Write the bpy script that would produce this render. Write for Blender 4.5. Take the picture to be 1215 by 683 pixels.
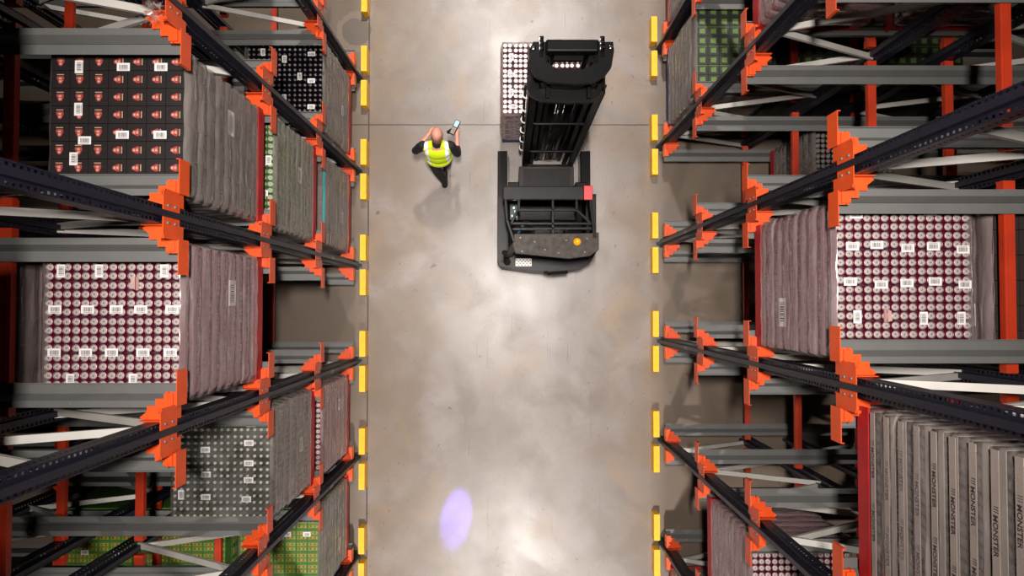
import bpy, bmesh, math, random
from mathutils import Vector, Matrix, Euler
random.seed(7)
PI = math.pi
scn = bpy.context.scene
for o in list(bpy.data.objects): bpy.data.objects.remove(o)
COL = scn.collection
# ------------------------------------------------------------------ camera
CAM_H, F = 10.8, 810.0
NX, NY = 604.3, 362.0            # where the camera's plumb line lands in the frame
cd = bpy.data.cameras.new('camera'); cam = bpy.data.objects.new('camera', cd); COL.objects.link(cam)
cd.sensor_width = 36; cd.lens = F/1215*36; cd.clip_end = 100; cd.clip_start = .05
dcam = Vector((NX-607.5, -(NY-341.5), -F)).normalized()
q = dcam.rotation_difference(Vector((0, 0, -1)))
cam.rotation_mode = 'QUATERNION'; cam.rotation_quaternion = q; cam.location = (0, 0, CAM_H)
scn.camera = cam
CR = q.to_matrix().transposed()
def px(x, y, z):
    v = CR @ Vector((x, y, z-CAM_H))
    if v.z > -.15: v.z = -.15
    return 607.5 + F*v.x/-v.z, 341.5 - F*v.y/-v.z
def inview(x0, x1, y0, y1, z0, z1, m=6):
    ps = [px(x, y, z) for x in (x0, x1) for y in (y0, y1) for z in (z0, z1)]
    return max(p[0] for p in ps) > -m and min(p[0] for p in ps) < 1215+m and max(p[1] for p in ps) > -m and min(p[1] for p in ps) < 683+m
# ------------------------------------------------------------------ world, lights, exposure
w = bpy.data.worlds.new('world'); scn.world = w; w.use_nodes = True
w.node_tree.nodes['Background'].inputs[0].default_value = (1, .9, .85, 1)
w.node_tree.nodes['Background'].inputs[1].default_value = .002
scn.view_settings.view_transform = 'Standard'; scn.view_settings.look = 'None'
scn.view_settings.gamma = 1; scn.view_settings.use_curve_mapping = False
scn.view_settings.exposure = -.55
LAMP_Z = 12.2
for ly, pw in ((.6, 640), (8.6, 1050), (-7.8, 1050), (16.6, 250), (-16, 250)):
    ld = bpy.data.lights.new('high_bay_lamp', 'AREA'); ld.shape = 'RECTANGLE'; ld.size = .3; ld.size_y = .8
    ld.energy = pw; ld.spread = math.radians(92); ld.color = (1, .93, .87)
    lo = bpy.data.objects.new('high_bay_lamp', ld); COL.objects.link(lo); lo.location = (.05, ly, LAMP_Z)

# ------------------------------------------------------------------ helpers
ALB = .6      # photo colours are read off bright, well lit surfaces; real albedo is lower
def lin(c, k=None):
    k = ALB if k is None else k
    return tuple(k*(v/255/12.92 if v/255 <= .04045 else ((v/255+.055)/1.055)**2.4) for v in c)
def mat(name, rgb, rough=.5, metal=0., var=0., scale=8., bump=0., bscale=60., spec=.5, coat=0., emit=None, es=0., k=None):
    m = bpy.data.materials.new(name); m.use_nodes = True; nt = m.node_tree; p = nt.nodes['Principled BSDF']
    c = lin(rgb, k) + (1,)
    p.inputs['Base Color'].default_value = c; p.inputs['Roughness'].default_value = rough
    p.inputs['Metallic'].default_value = metal; p.inputs['Specular IOR Level'].default_value = spec
    p.inputs['Coat Weight'].default_value = coat
    if var or bump: tc = nt.nodes.new('ShaderNodeTexCoord')
    if var:
        n = nt.nodes.new('ShaderNodeTexNoise'); n.inputs['Scale'].default_value = scale; n.inputs['Detail'].default_value = 5
        nt.links.new(tc.outputs['Object'], n.inputs['Vector'])
        r = nt.nodes.new('ShaderNodeValToRGB'); nt.links.new(n.outputs['Fac'], r.inputs['Fac'])
        r.color_ramp.elements[0].position = .3; r.color_ramp.elements[1].position = .7
        r.color_ramp.elements[0].color = tuple(v*(1-var) for v in c[:3]) + (1,)
        r.color_ramp.elements[1].color = tuple(min(1, v*(1+var)) for v in c[:3]) + (1,)
        nt.links.new(r.outputs['Color'], p.inputs['Base Color'])
    if bump:
        n = nt.nodes.new('ShaderNodeTexNoise'); n.inputs['Scale'].default_value = bscale; n.inputs['Detail'].default_value = 4
        nt.links.new(tc.outputs['Object'], n.inputs['Vector'])
        b = nt.nodes.new('ShaderNodeBump'); b.inputs['Strength'].default_value = bump; b.inputs['Distance'].default_value = .01
        nt.links.new(n.outputs['Fac'], b.inputs['Height']); nt.links.new(b.outputs['Normal'], p.inputs['Normal'])
    if emit:
        p.inputs['Emission Color'].default_value = lin(emit, 1) + (1,); p.inputs['Emission Strength'].default_value = es
    return m
def mnode(nt, op, a, b=None, c=None):
    n = nt.nodes.new('ShaderNodeMath'); n.operation = op
    for i, v in enumerate((a, b, c)):
        if v is None: continue
        if isinstance(v, (int, float)): n.inputs[i].default_value = v
        else: nt.links.new(v, n.inputs[i])
    return n.outputs[0]

class MB:
    def __init__(s): s.v = []; s.f = []; s.mi = []; s.sm = []
    def quad(s, pts, mi=0, sm=False):
        b = len(s.v); s.v += [tuple(p) for p in pts]; s.f.append(tuple(range(b, b+len(pts)))); s.mi.append(mi); s.sm.append(sm); return s
    def box(s, x0, x1, y0, y1, z0, z1, mi=0, M=None):
        if x0 > x1: x0, x1 = x1, x0
        if y0 > y1: y0, y1 = y1, y0
        if z0 > z1: z0, z1 = z1, z0
        b = len(s.v)
        P = [(x0,y0,z0),(x1,y0,z0),(x1,y1,z0),(x0,y1,z0),(x0,y0,z1),(x1,y0,z1),(x1,y1,z1),(x0,y1,z1)]
        if M: P = [tuple(M @ Vector(p)) for p in P]
        s.v += P
        for f in ((3,2,1,0),(4,5,6,7),(0,1,5,4),(1,2,6,5),(2,3,7,6),(3,0,4,7)):
            s.f.append(tuple(b+i for i in f)); s.mi.append(mi); s.sm.append(False)
        return s
    def bar(s, a, b, w, h, mi=0, up=(0,0,1)):
        a, b = Vector(a), Vector(b); d = (b-a); L = d.length; d.normalize(); u = Vector(up)
        if abs(d.dot(u)) > .98: u = Vector((1,0,0))
        y = u.cross(d).normalized(); z = d.cross(y)
        M = Matrix((( d.x,y.x,z.x,a.x),(d.y,y.y,z.y,a.y),(d.z,y.z,z.z,a.z),(0,0,0,1)))
        return s.box(0, L, -w/2, w/2, -h/2, h/2, mi, M)
    def tube(s, pts, r, n=10, mi=0, caps=True):
        pts = [Vector(p) for p in pts]; rr = r if isinstance(r, (list, tuple)) else [r]*len(pts)
        b = len(s.v); prev = None
        for i, p in enumerate(pts):
            d = (pts[min(i+1, len(pts)-1)]-pts[max(i-1, 0)]).normalized()
            if prev is None:
                u = Vector((0,0,1)) if abs(d.z) < .9 else Vector((1,0,0)); x = d.cross(u).normalized()
            else: x = (prev - d*prev.dot(d)).normalized()
            prev = x; y = d.cross(x)
            for k in range(n):
                t = 2*PI*k/n; s.v.append(tuple(p + (x*math.cos(t)+y*math.sin(t))*rr[i]))
        for i in range(len(pts)-1):
            for k in range(n):
                k2 = (k+1) % n; s.f.append((b+i*n+k, b+i*n+k2, b+(i+1)*n+k2, b+(i+1)*n+k)); s.mi.append(mi); s.sm.append(True)
        if caps:
            s.f.append(tuple(b+k for k in range(n))[::-1]); s.mi.append(mi); s.sm.append(False)
            e = b+(len(pts)-1)*n; s.f.append(tuple(e+k for k in range(n))); s.mi.append(mi); s.sm.append(False)
        return s
    def lathe(s, prof, n=16, c=(0,0,0), mis=None):   # prof = [(r, z)]
        b = len(s.v)
        for r, z in prof:
            for k in range(n):
                t = 2*PI*k/n; s.v.append((c[0]+r*math.cos(t), c[1]+r*math.sin(t), c[2]+z))
        for i in range(len(prof)-1):
            for k in range(n):
                k2 = (k+1) % n; s.f.append((b+i*n+k, b+i*n+k2, b+(i+1)*n+k2, b+(i+1)*n+k)); s.mi.append(mis[i] if mis else 0); s.sm.append(True)
        e = b+(len(prof)-1)*n; s.f.append(tuple(e+k for k in range(n))); s.mi.append(mis[-1] if mis else 0); s.sm.append(False)
        return s
    def prism(s, poly, z0, z1, mi=0):
        n = len(poly); b = len(s.v)
        s.v += [(x, y, z0) for x, y in poly] + [(x, y, z1) for x, y in poly]
        s.f.append(tuple(range(b+n-1, b-1, -1))); s.f.append(tuple(range(b+n, b+2*n))); s.mi += [mi]*2; s.sm += [False]*2
        for i in range(n):
            j = (i+1) % n; s.f.append((b+i, b+j, b+n+j, b+n+i)); s.mi.append(mi); s.sm.append(False)
        return s
    def ring(s, outer, inner, z0, z1, mi=0):
        n = len(outer)
        for i in range(n):
            j = (i+1) % n
            o0, o1, a0, a1 = outer[i], outer[j], inner[i], inner[j]
            s.quad([(*o0, z1), (*o1, z1), (*a1, z1), (*a0, z1)], mi); s.quad([(*o0, z0), (*a0, z0), (*a1, z0), (*o1, z0)], mi)
            s.quad([(*o0, z0), (*o1, z0), (*o1, z1), (*o0, z1)], mi); s.quad([(*a0, z0), (*a0, z1), (*a1, z1), (*a1, z0)], mi)
        return s
    def add(s, o, M):
        b = len(s.v); s.v += [tuple(M @ Vector(p)) for p in o.v]
        s.f += [tuple(b+i for i in f) for f in o.f]; s.mi += o.mi; s.sm += o.sm
        return s
    def mesh(s, name, mats):
        me = bpy.data.meshes.new(name); me.from_pydata(s.v, [], s.f)
        for m in (mats if isinstance(mats, (list, tuple)) else [mats]): me.materials.append(m)
        me.polygons.foreach_set('material_index', s.mi); me.polygons.foreach_set('use_smooth', s.sm); me.update()
        return me
    def build(s, name, mats, parent=None, loc=None, bevel=0):
        o = bpy.data.objects.new(name, s.mesh(name, mats)); COL.objects.link(o)
        if loc: o.location = loc
        if parent: o.parent = parent
        if bevel:
            md = o.modifiers.new('bevel', 'BEVEL'); md.width = bevel; md.segments = 2; md.limit_method = 'ANGLE'
        return o
def link(name, me, parent=None, loc=(0,0,0), rz=0.):
    o = bpy.data.objects.new(name, me); COL.objects.link(o); o.location = loc; o.rotation_euler = (0, 0, rz)
    if parent: o.parent = parent
    return o
def tag(o, label, cat, group=None, kind=None):
    if label: o['label'] = label
    if cat: o['category'] = cat
    if group: o['group'] = group
    if kind: o['kind'] = kind
    return o
def thing(name, label, cat, loc=(0,0,0), rz=0., group=None):
    o = bpy.data.objects.new(name, None); o.empty_display_size = .2; COL.objects.link(o)
    o.location = loc; o.rotation_euler = (0, 0, rz); return tag(o, label, cat, group)
def copy_tree(o, parent=None):
    c = o.copy(); COL.objects.link(c)
    if parent: c.parent = parent
    for ch in list(o.children): copy_tree(ch, c)
    return c

# ------------------------------------------------------------------ materials
M_ORANGE = mat('orange_powder_coat', (238, 84, 26), .42, k=.72, var=.08, scale=6)
M_BEAM = mat('orange_beam_paint', (212, 60, 22), .5, var=.12, scale=5)
M_GALV = mat('galvanised_steel', (128, 128, 126), .45, .2, var=.05, scale=5)
M_BRACE = mat('galvanised_brace', (206, 202, 194), .5, .1, var=.07, scale=5)
M_YELLOW = mat('yellow_guide_paint', (250, 182, 8), .45, var=.12, scale=9, k=.95)
M_WHITE = mat('label_white', (228, 224, 222), .5, k=.85)
M_INK = mat('label_ink', (58, 54, 58), .6)
M_BLACKP = mat('black_truck_paint', (13, 12, 13), .38, var=.25, scale=5, spec=.1)
M_MASTP = mat('mast_steel_black', (18, 17, 17), .38, .0, var=.3, scale=12, spec=.15)
M_DGREY = mat('dark_grey_panel', (36, 33, 33), .4, spec=.12, var=.3, scale=9, bump=.05)
M_SCUFF = mat('scuffed_guard_panel', (72, 65, 60), .5, spec=.12, var=.4, scale=14, bump=.08)
M_CHROME = mat('chromed_steel', (205, 205, 205), .18, 1.)
M_RUBBER = mat('rubber', (20, 20, 20), .8, spec=.15)
M_REDP = mat('red_pallet_paint', (196, 22, 30), .55, var=.18, scale=9)
M_BLUEP = mat('blue_pallet_paint', (24, 52, 120), .55, var=.18, scale=9)
M_SKIN = mat('skin', (214, 146, 124), .5, k=.85, var=.06, scale=14)

def post_material():
    m = bpy.data.materials.new('perforated_blue_upright'); m.use_nodes = True; nt = m.node_tree; p = nt.nodes['Principled BSDF']
    p.inputs['Base Color'].default_value = lin((21, 24, 42)) + (1,); p.inputs['Roughness'].default_value = .42
    tc = nt.nodes.new('ShaderNodeTexCoord'); sx = nt.nodes.new('ShaderNodeSeparateXYZ'); nt.links.new(tc.outputs['Object'], sx.inputs[0])
    X, Y, Z = sx.outputs
    fz = mnode(nt, 'FRACT', mnode(nt, 'MULTIPLY', Z, 1/.05))
    inz = mnode(nt, 'COMPARE', fz, .5, .24)
    ay = mnode(nt, 'ABSOLUTE', Y)
    fr = mnode(nt, 'MULTIPLY', mnode(nt, 'COMPARE', ay, .046, .0085), mnode(nt, 'LESS_THAN', X, .012))
    sd = mnode(nt, 'MULTIPLY', mnode(nt, 'COMPARE', X, .05, .0085), mnode(nt, 'GREATER_THAN', ay, .06))
    h = mnode(nt, 'MULTIPLY', inz, mnode(nt, 'MAXIMUM', fr, sd))
    tr = nt.nodes.new('ShaderNodeBsdfTransparent'); mx = nt.nodes.new('ShaderNodeMixShader')
    nt.links.new(h, mx.inputs[0]); nt.links.new(p.outputs[0], mx.inputs[1]); nt.links.new(tr.outputs[0], mx.inputs[2])
    nt.links.new(mx.outputs[0], nt.nodes['Material Output'].inputs[0])
    return m
M_POST = post_material()

def film_material(name, rgb, a0, a1, rough=.2, sc=(2, 2.2, 9)):
    m = bpy.data.materials.new(name); m.use_nodes = True; nt = m.node_tree; p = nt.nodes['Principled BSDF']
    p.inputs['Base Color'].default_value = lin(rgb) + (1,); p.inputs['Roughness'].default_value = rough
    p.inputs['Specular IOR Level'].default_value = .9; p.inputs['Coat Weight'].default_value = 1.; p.inputs['Coat Roughness'].default_value = .1
    tc = nt.nodes.new('ShaderNodeTexCoord'); mp = nt.nodes.new('ShaderNodeMapping'); mp.inputs['Scale'].default_value = sc
    nt.links.new(tc.outputs['Object'], mp.inputs[0])
    n = nt.nodes.new('ShaderNodeTexNoise'); n.inputs['Scale'].default_value = 1.1; n.inputs['Detail'].default_value = 2; n.inputs['Distortion'].default_value = .4
    nt.links.new(mp.outputs[0], n.inputs['Vector'])
    r = nt.nodes.new('ShaderNodeMapRange'); r.inputs['From Min'].default_value = .35; r.inputs['From Max'].default_value = .68
    r.inputs['To Min'].default_value = a0; r.inputs['To Max'].default_value = a1
    nt.links.new(n.outputs['Fac'], r.inputs['Value'])
    mp2 = nt.nodes.new('ShaderNodeMapping'); mp2.inputs['Scale'].default_value = (1.5, 1.5, 4); nt.links.new(tc.outputs['Object'], mp2.inputs[0])
    n2 = nt.nodes.new('ShaderNodeTexNoise'); n2.inputs['Scale'].default_value = 2.4; n2.inputs['Detail'].default_value = 2; n2.inputs['Distortion'].default_value = 1.5
    nt.links.new(mp2.outputs[0], n2.inputs['Vector'])
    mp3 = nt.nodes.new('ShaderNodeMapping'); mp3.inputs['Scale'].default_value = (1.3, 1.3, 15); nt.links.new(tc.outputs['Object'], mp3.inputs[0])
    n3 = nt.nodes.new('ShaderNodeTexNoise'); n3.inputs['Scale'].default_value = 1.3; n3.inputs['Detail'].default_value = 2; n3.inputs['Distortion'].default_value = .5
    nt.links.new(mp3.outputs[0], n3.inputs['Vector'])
    r3 = nt.nodes.new('ShaderNodeMapRange'); r3.inputs['From Min'].default_value = .6; r3.inputs['From Max'].default_value = .7; r3.inputs['To Max'].default_value = .3 if a0 > .1 else .1  # whitish streaks: glints on the film put in as extra opacity
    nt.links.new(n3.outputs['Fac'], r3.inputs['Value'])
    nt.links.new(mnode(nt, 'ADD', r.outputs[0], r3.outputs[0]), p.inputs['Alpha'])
    b = nt.nodes.new('ShaderNodeBump'); b.inputs['Strength'].default_value = .5; b.inputs['Distance'].default_value = .02
    nt.links.new(n2.outputs['Fac'], b.inputs['Height'])
    nt.links.new(b.outputs['Normal'], p.inputs['Normal']); nt.links.new(b.outputs['Normal'], p.inputs['Coat Normal'])
    return m
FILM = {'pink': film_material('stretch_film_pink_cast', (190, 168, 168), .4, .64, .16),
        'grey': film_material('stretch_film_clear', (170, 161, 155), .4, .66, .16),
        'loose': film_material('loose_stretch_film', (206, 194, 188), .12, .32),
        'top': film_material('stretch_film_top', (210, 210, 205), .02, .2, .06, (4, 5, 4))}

# ------------------------------------------------------------------ floor
def floor_material():
    m = bpy.data.materials.new('worn_concrete'); m.use_nodes = True; nt = m.node_tree; p = nt.nodes['Principled BSDF']; L = nt.links
    tc = nt.nodes.new('ShaderNodeTexCoord')
    def noise(sc, det=6, mp=None, dist=0.):
        n = nt.nodes.new('ShaderNodeTexNoise'); n.inputs['Scale'].default_value = sc; n.inputs['Detail'].default_value = det; n.inputs['Distortion'].default_value = dist
        if mp:
            q = nt.nodes.new('ShaderNodeMapping'); q.inputs['Scale'].default_value = mp; L.new(tc.outputs['Object'], q.inputs[0]); L.new(q.outputs[0], n.inputs['Vector'])
        else: L.new(tc.outputs['Object'], n.inputs['Vector'])
        return n.outputs['Fac']
    def rng(v, a, b, c=0., d=1.):
        r = nt.nodes.new('ShaderNodeMapRange'); L.new(v, r.inputs['Value'])
        for k, x in zip(('From Min', 'From Max', 'To Min', 'To Max'), (a, b, c, d)): r.inputs[k].default_value = x
        return r.outputs[0]
    def mix(f, a, b, mode='MIX'):
        x = nt.nodes.new('ShaderNodeMix'); x.data_type = 'RGBA'; x.blend_type = mode
        if isinstance(f, (int, float)): x.inputs[0].default_value = f
        else: L.new(f, x.inputs[0])
        for i, v in ((6, a), (7, b)):
            if isinstance(v, tuple): x.inputs[i].default_value = lin(v) + (1,)
            else: L.new(v, x.inputs[i])
        return x.outputs[2]
    sx = nt.nodes.new('ShaderNodeSeparateXYZ'); L.new(tc.outputs['Object'], sx.inputs[0]); X, Y, _ = sx.outputs
    base = mix(rng(noise(.55, 5), .36, .64), (146, 135, 128), (176, 165, 160))
    base = mix(rng(noise(1.7, 8, dist=.5), .42, .66, 0, .7), base, (128, 113, 100))
    wob = mnode(nt, 'ADD', X, rng(noise(1.1, 6), .3, .7, -.9, .9))
    edge = mnode(nt, 'ABSOLUTE', mnode(nt, 'SUBTRACT', wob, .25))
    base = mix(rng(edge, 1.2, 2.3, 0, .65), base, (146, 124, 100))       # ochre wear beside the racks
    base = mix(rng(noise(.9, 8, dist=1.), .56, .68, 0, .45), base, (172, 140, 104))
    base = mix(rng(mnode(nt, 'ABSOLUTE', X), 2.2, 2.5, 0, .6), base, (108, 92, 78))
    sp = rng(noise(7, 4), .66, .72, 0, .75); sp2 = rng(noise(1.3, 2), .5, .58)
    base = mix(mnode(nt, 'MULTIPLY', sp, sp2), base, (58, 50, 46))
    scr = rng(noise(1, 3, (34, .8, 1)), .68, .71, 0, .5)
    base = mix(mnode(nt, 'MULTIPLY', scr, mnode(nt, 'LESS_THAN', mnode(nt, 'ABSOLUTE', mnode(nt, 'SUBTRACT', X, .4)), 1.1)), base, (70, 62, 58))
    base = mix(rng(noise(38, 6), .3, .7, 0, .28), base, (120, 108, 100))
    fine = rng(noise(21, 5, (1, .45, 1)), .67, .7, 0, .6); base = mix(mnode(nt, 'MULTIPLY', fine, rng(noise(1.9, 3), .48, .6)), base, (72, 62, 56))
    dd = mnode(nt, 'SQRT', mnode(nt, 'ADD', mnode(nt, 'POWER', mnode(nt, 'ADD', X, 2.44), 2.), mnode(nt, 'POWER', mnode(nt, 'SUBTRACT', Y, 4.36), 2.)))
    dd = mnode(nt, 'ADD', dd, rng(noise(6, 3), .3, .7, -.03, .03))
    base = mix(mnode(nt, 'MULTIPLY', mnode(nt, 'LESS_THAN', dd, .33), .6), base, (150, 134, 120)); base = mix(mnode(nt, 'MULTIPLY', mnode(nt, 'LESS_THAN', dd, .23), .7), base, (104, 92, 84))
    jv = mnode(nt, 'COMPARE', X, -2.235, .012); jh = mnode(nt, 'COMPARE', mnode(nt, 'ADD', Y, rng(noise(5, 3), .3, .7, -.004, .004)), 2.87, .01)
    jh = mnode(nt, 'MULTIPLY', jh, mnode(nt, 'COMPARE', X, 0, 7.))
    base = mix(mnode(nt, 'MULTIPLY', mnode(nt, 'MAXIMUM', jv, jh), .85), base, (60, 46, 38))
    L.new(base, p.inputs['Base Color'])
    L.new(rng(noise(1.4, 7, dist=.6), .3, .7, .35, .43), p.inputs['Roughness']); p.inputs['Specular IOR Level'].default_value = .5
    b = nt.nodes.new('ShaderNodeBump'); b.inputs['Strength'].default_value = .12; b.inputs['Distance'].default_value = .01
    L.new(noise(9, 8), b.inputs['Height']); L.new(b.outputs['Normal'], p.inputs['Normal'])
    return m
fl = MB().box(-11, 11, -10, 12, -.2, 0).build('floor', floor_material()); fl['kind'] = 'structure'

# ------------------------------------------------------------------ racking
LEV = (.50, 2.33, 4.15, 5.98)
LEVN = ('lowest', 'second', 'third', 'top')
XF = 2.38
POSTS = {-1: (6.55, 5.07, 3.59, 2.12, .626, -.867, -2.37, -3.89, -5.4), 1: (7.15, 5.60, 4.06, 2.51, .973, -.56, -2.107, -3.69, -5.23)}
SN = {-1: 'left', 1: 'right'}
ORD = ('first', 'second', 'third', 'fourth', 'fifth', 'sixth', 'seventh', 'eighth')
PTOP = 8.9
FIRST = {s: [inview(s*XF, s*(XF+1.3), y-.07, y+.07, 0, PTOP, 0) and abs(y) <= 5.3 for y in POSTS[s]].index(True) for s in (-1, 1)}
def rot(s): return 0. if s > 0 else PI

def post_mesh():
    m = MB(); H = PTOP; t = .003
    m.box(0, t, -.065, .065, 0, H); m.box(t, .1, .062, .065, 0, H); m.box(t, .1, -.065, -.062, 0, H)
    m.box(.1, .103, .065, .035, 0, H); m.box(.1, .103, -.065, -.035, 0, H)
    m.box(-.048, 0, -.022, .022, 0, H); m.box(-.004, 0, .057, .065, 0, H); m.box(-.004, 0, -.065, -.057, 0, H)
    return m.mesh('post', M_POST)
ME_POST = post_mesh()
def foot_mesh():
    m = MB().box(-.05, .15, -.09, .09, 0, .012)
    for x in (-.03, .13):
        for y in (-.07, .07): m.lathe([(.012, .012), (.012, .028)], 6, (x, y, 0))
    m.box(-.02, -.016, -.04, .04, .01, .22)
    return m.mesh('foot_plate', M_GALV)
ME_FOOT = foot_mesh()
def brace_mesh(up):
    a = Vector((.1, 0, 0)); b = Vector((1.28, 0, .635 if up else -.635)); m = MB()
    m.bar(a, b, .055, .003, up=(0, 0, 1)); 
    d = (b-a).normalized(); n = Vector((-d.z, 0, d.x))
    if n.z < 0: n = -n
    for sy in (-1, 1): m.bar(a - n*.014 + Vector((0, sy*.026, 0)), b - n*.014 + Vector((0, sy*.026, 0)), .003, .03, up=n)
    return m.mesh('brace', M_BRACE)
ME_BR = {True: brace_mesh(True), False: brace_mesh(False)}
ME_TAG = MB().box(-.018, -.0145, -.021, .021, 0, .11).mesh('load_plate', M_GALV)
def frame(s, y, x, deep, i):
    near = 'front' if not deep else 'inner'
    t = thing('upright_frame', f'dark blue perforated upright frame, {ORD[i]} from the top, {near} row of the {SN[s]} rack',
              'rack upright', (s*x, y, 0), rot(s), f'{SN[s]} rack upright frames')
    for lx in (0, 1.28):
        p = link('post', ME_POST, t, (lx, 0, 0)); link('foot_plate', ME_FOOT, p)
    zf = .83
    while zf < 8.5:
        for up in (True, False):
            z0 = zf; z1 = z0 + (.635 if up else -.635)
            if z1 < .1 or z1 > PTOP: continue
            if inview(s*(x+.1), s*(x+1.28), y, y, z0, z1): link('brace', ME_BR[up], t, (0, .012 if up else -.012, z0))
        zf += 1.27
    if not deep: link('load_plate', ME_TAG, t, (-.034, 0, 1.72))['label'] = 'small silver plate low on the upright'
for s in (-1, 1):
    k = 0
    for y in POSTS[s]:
        if not inview(s*XF, s*(XF+1.3), y-.07, y+.07, 0, PTOP, 0) or abs(y) > 5.3: continue
        frame(s, y, XF, False, k)
        frame(s, y, XF+1.97, True, k)
        k += 1

# rails: one mesh for a rail whose lane lies on +y, one for -y
def rail_mesh(sy, L):
    m = MB(); y = lambda v: sy*v
    prof = [(.15, -.05), (.15, 0), (.198, 0), (.236, -.07), (.236, -.085), (.308, -.085), (.308, -.066), (.315, -.066)]
    for a, b in zip(prof, prof[1:]):
        for e in (0, .003): m.quad([(0, y(a[0]), a[1]-e), (L, y(a[0]), a[1]-e), (L, y(b[0]), b[1]-e), (0, y(b[0]), b[1]-e)][::(1 if (e == 0) == (sy > 0) else -1)])
    k = .3
    while k < L:
        for yy, zz in ((.172, 0), (.292, -.085)): m.lathe([(.007, zz), (.004, zz+.005)], 6, (k, y(yy), 0))
        k += .42
    return m.mesh('pallet_rail', M_GALV)
RL = 5.2
ME_RAIL = {1: rail_mesh(1, RL), -1: rail_mesh(-1, RL)}
LF = {}
for s in (-1, 1):
    lanes = [(POSTS[s][i], POSTS[s][i+1]) for i in range(len(POSTS[s])-1)]
    vis = [ln for ln in lanes if inview(s*2.35, s*3.6, ln[1], ln[0], .4, .6, 0)]; LF[s] = lanes.index(vis[0])
    for lev in range(4):
        for li, (ya, yb) in enumerate(vis):
            for yp, d in ((ya, -1), (yb, 1)):          # d = direction from post into the lane
                y0, y1 = yp+d*.15, yp+d*.315
                if not inview(s*2.36, s*7, min(y0, y1), max(y0, y1), LEV[lev]-.09, LEV[lev], 0): continue
                o = link('pallet_rail', ME_RAIL[d*s], None, (s*2.365, yp, LEV[lev]), rot(s))
                tag(o, f'grey pallet rail, {"upper" if d < 0 else "lower"} side of {ORD[li]} lane, {LEVN[lev]} level, {SN[s]} rack',
                    'rail', f'{SN[s]} rack pallet rails')
# brackets
def bracket_meshes():
    out = {}
    cp = MB(); cp.box(-.036, -.03, .023, .17, -.03, .2); cp.box(-.036, -.03, -.17, -.023, -.03, .2); cp.box(-.03, 0, -.17, .17, -.03, -.026)
    cp.box(-.044, -.004, -.17, -.15, .194, .2); cp.box(-.044, -.004, .15, .17, .194, .2)
    for y in (-.05, .05):
        for z in (.03, .13): cp.lathe([(.011, 0), (.011, .012)], 6)   # bolt heads, turned to face the aisle below
    out['cross_plate'] = cp.mesh('cross_plate', M_ORANGE)
    for sy in (-1, 1):
        a = MB(); y = lambda v: sy*v
        # gusset bolted to the post flank, its stepped top flange widening towards the post
        pl = [(-.03, y(.066)), (.17, y(.066)), (.2, y(.085)), (.15, y(.125)), (.15, y(.165)), (.09, y(.165)), (.09, y(.215)), (.03, y(.215)), (.03, y(.25)), (-.03, y(.25))]
        if sy < 0: pl = pl[::-1]
        a.prism(pl, .02, .026)
        a.box(-.02, .17, y(.066), y(.072), -.14, .1); a.box(.144, .15, y(.07), y(.165), -.12, .02)
        a.box(-.03, -.024, y(.066), y(.25), -.1, .02); a.box(.03, .036, y(.16), y(.25), -.09, .02)
        a.box(.085, .09, y(.12), y(.215), -.1, .02)
        a.prism([(0, y(.08)), (.05, y(.1)), (.05, y(.13)), (0, y(.15))][::sy], .026, .06)
        out['support_arm', sy] = a.mesh('support_arm', M_ORANGE)
        c = MB(); c.box(-.05, .03, y(.17), y(.26), .0, .006); c.box(-.05, -.044, y(.17), y(.26), -.05, .0)
        c.box(.0, .004, y(.17), y(.26), .006, .03); c.lathe([(.008, .006), (.008, .014)], 6, (-.03, y(.2), 0)); c.lathe([(.008, .006), (.008, .014)], 6, (-.012, y(.24), 0))
        out['rail_seat', sy] = c.mesh('rail_seat', M_ORANGE)
        g = MB(); g.box(-.056, -.05, y(.16), y(.41), -.13, .02); g.box(-.05, -.03, y(.404), y(.41), -.13, .02); g.box(-.05, -.044, y(.2), y(.24), -.05, -.0)
        out['end_guide', sy] = g.mesh('end_guide', M_ORANGE)
    out['bolt'] = MB().add(MB().lathe([(.011, 0), (.011, .01)], 6), Matrix.Rotation(-PI/2, 4, 'Y')).mesh('bolt', M_GALV)
    return out
BM = bracket_meshes()
for s in (-1, 1):
    vis = [y for y in POSTS[s] if abs(y) < 5.3]
    k = {}
    for y in POSTS[s]:
        for lev in range(4):
            z = LEV[lev]
            if not inview(s*2.3, s*2.6, y-.4, y+.4, z-.1, z+.2, 0): continue
            i = POSTS[s].index(y)-FIRST[s]
            if i < 0: continue
            t = thing('rail_bracket', f'orange rail bracket on the {ORD[i]} upright from the top, {LEVN[lev]} level, {SN[s]} rack', 'bracket',
                      (s*XF, y, z), rot(s), f'{SN[s]} rack {LEVN[lev]} level brackets')
            if lev > 0:
                cpl = link('cross_plate', BM['cross_plate'], t)
                for yy in (-.06, .06):
                    for zz in (.04, .14): link('bolt', BM['bolt'], cpl, (-.036, yy, zz))
            for sy in (-1, 1):
                link('support_arm', BM['support_arm', sy], t); 
                if lev > 0: link('rail_seat', BM['rail_seat', sy], t); link('end_guide', BM['end_guide', sy], t)
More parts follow.
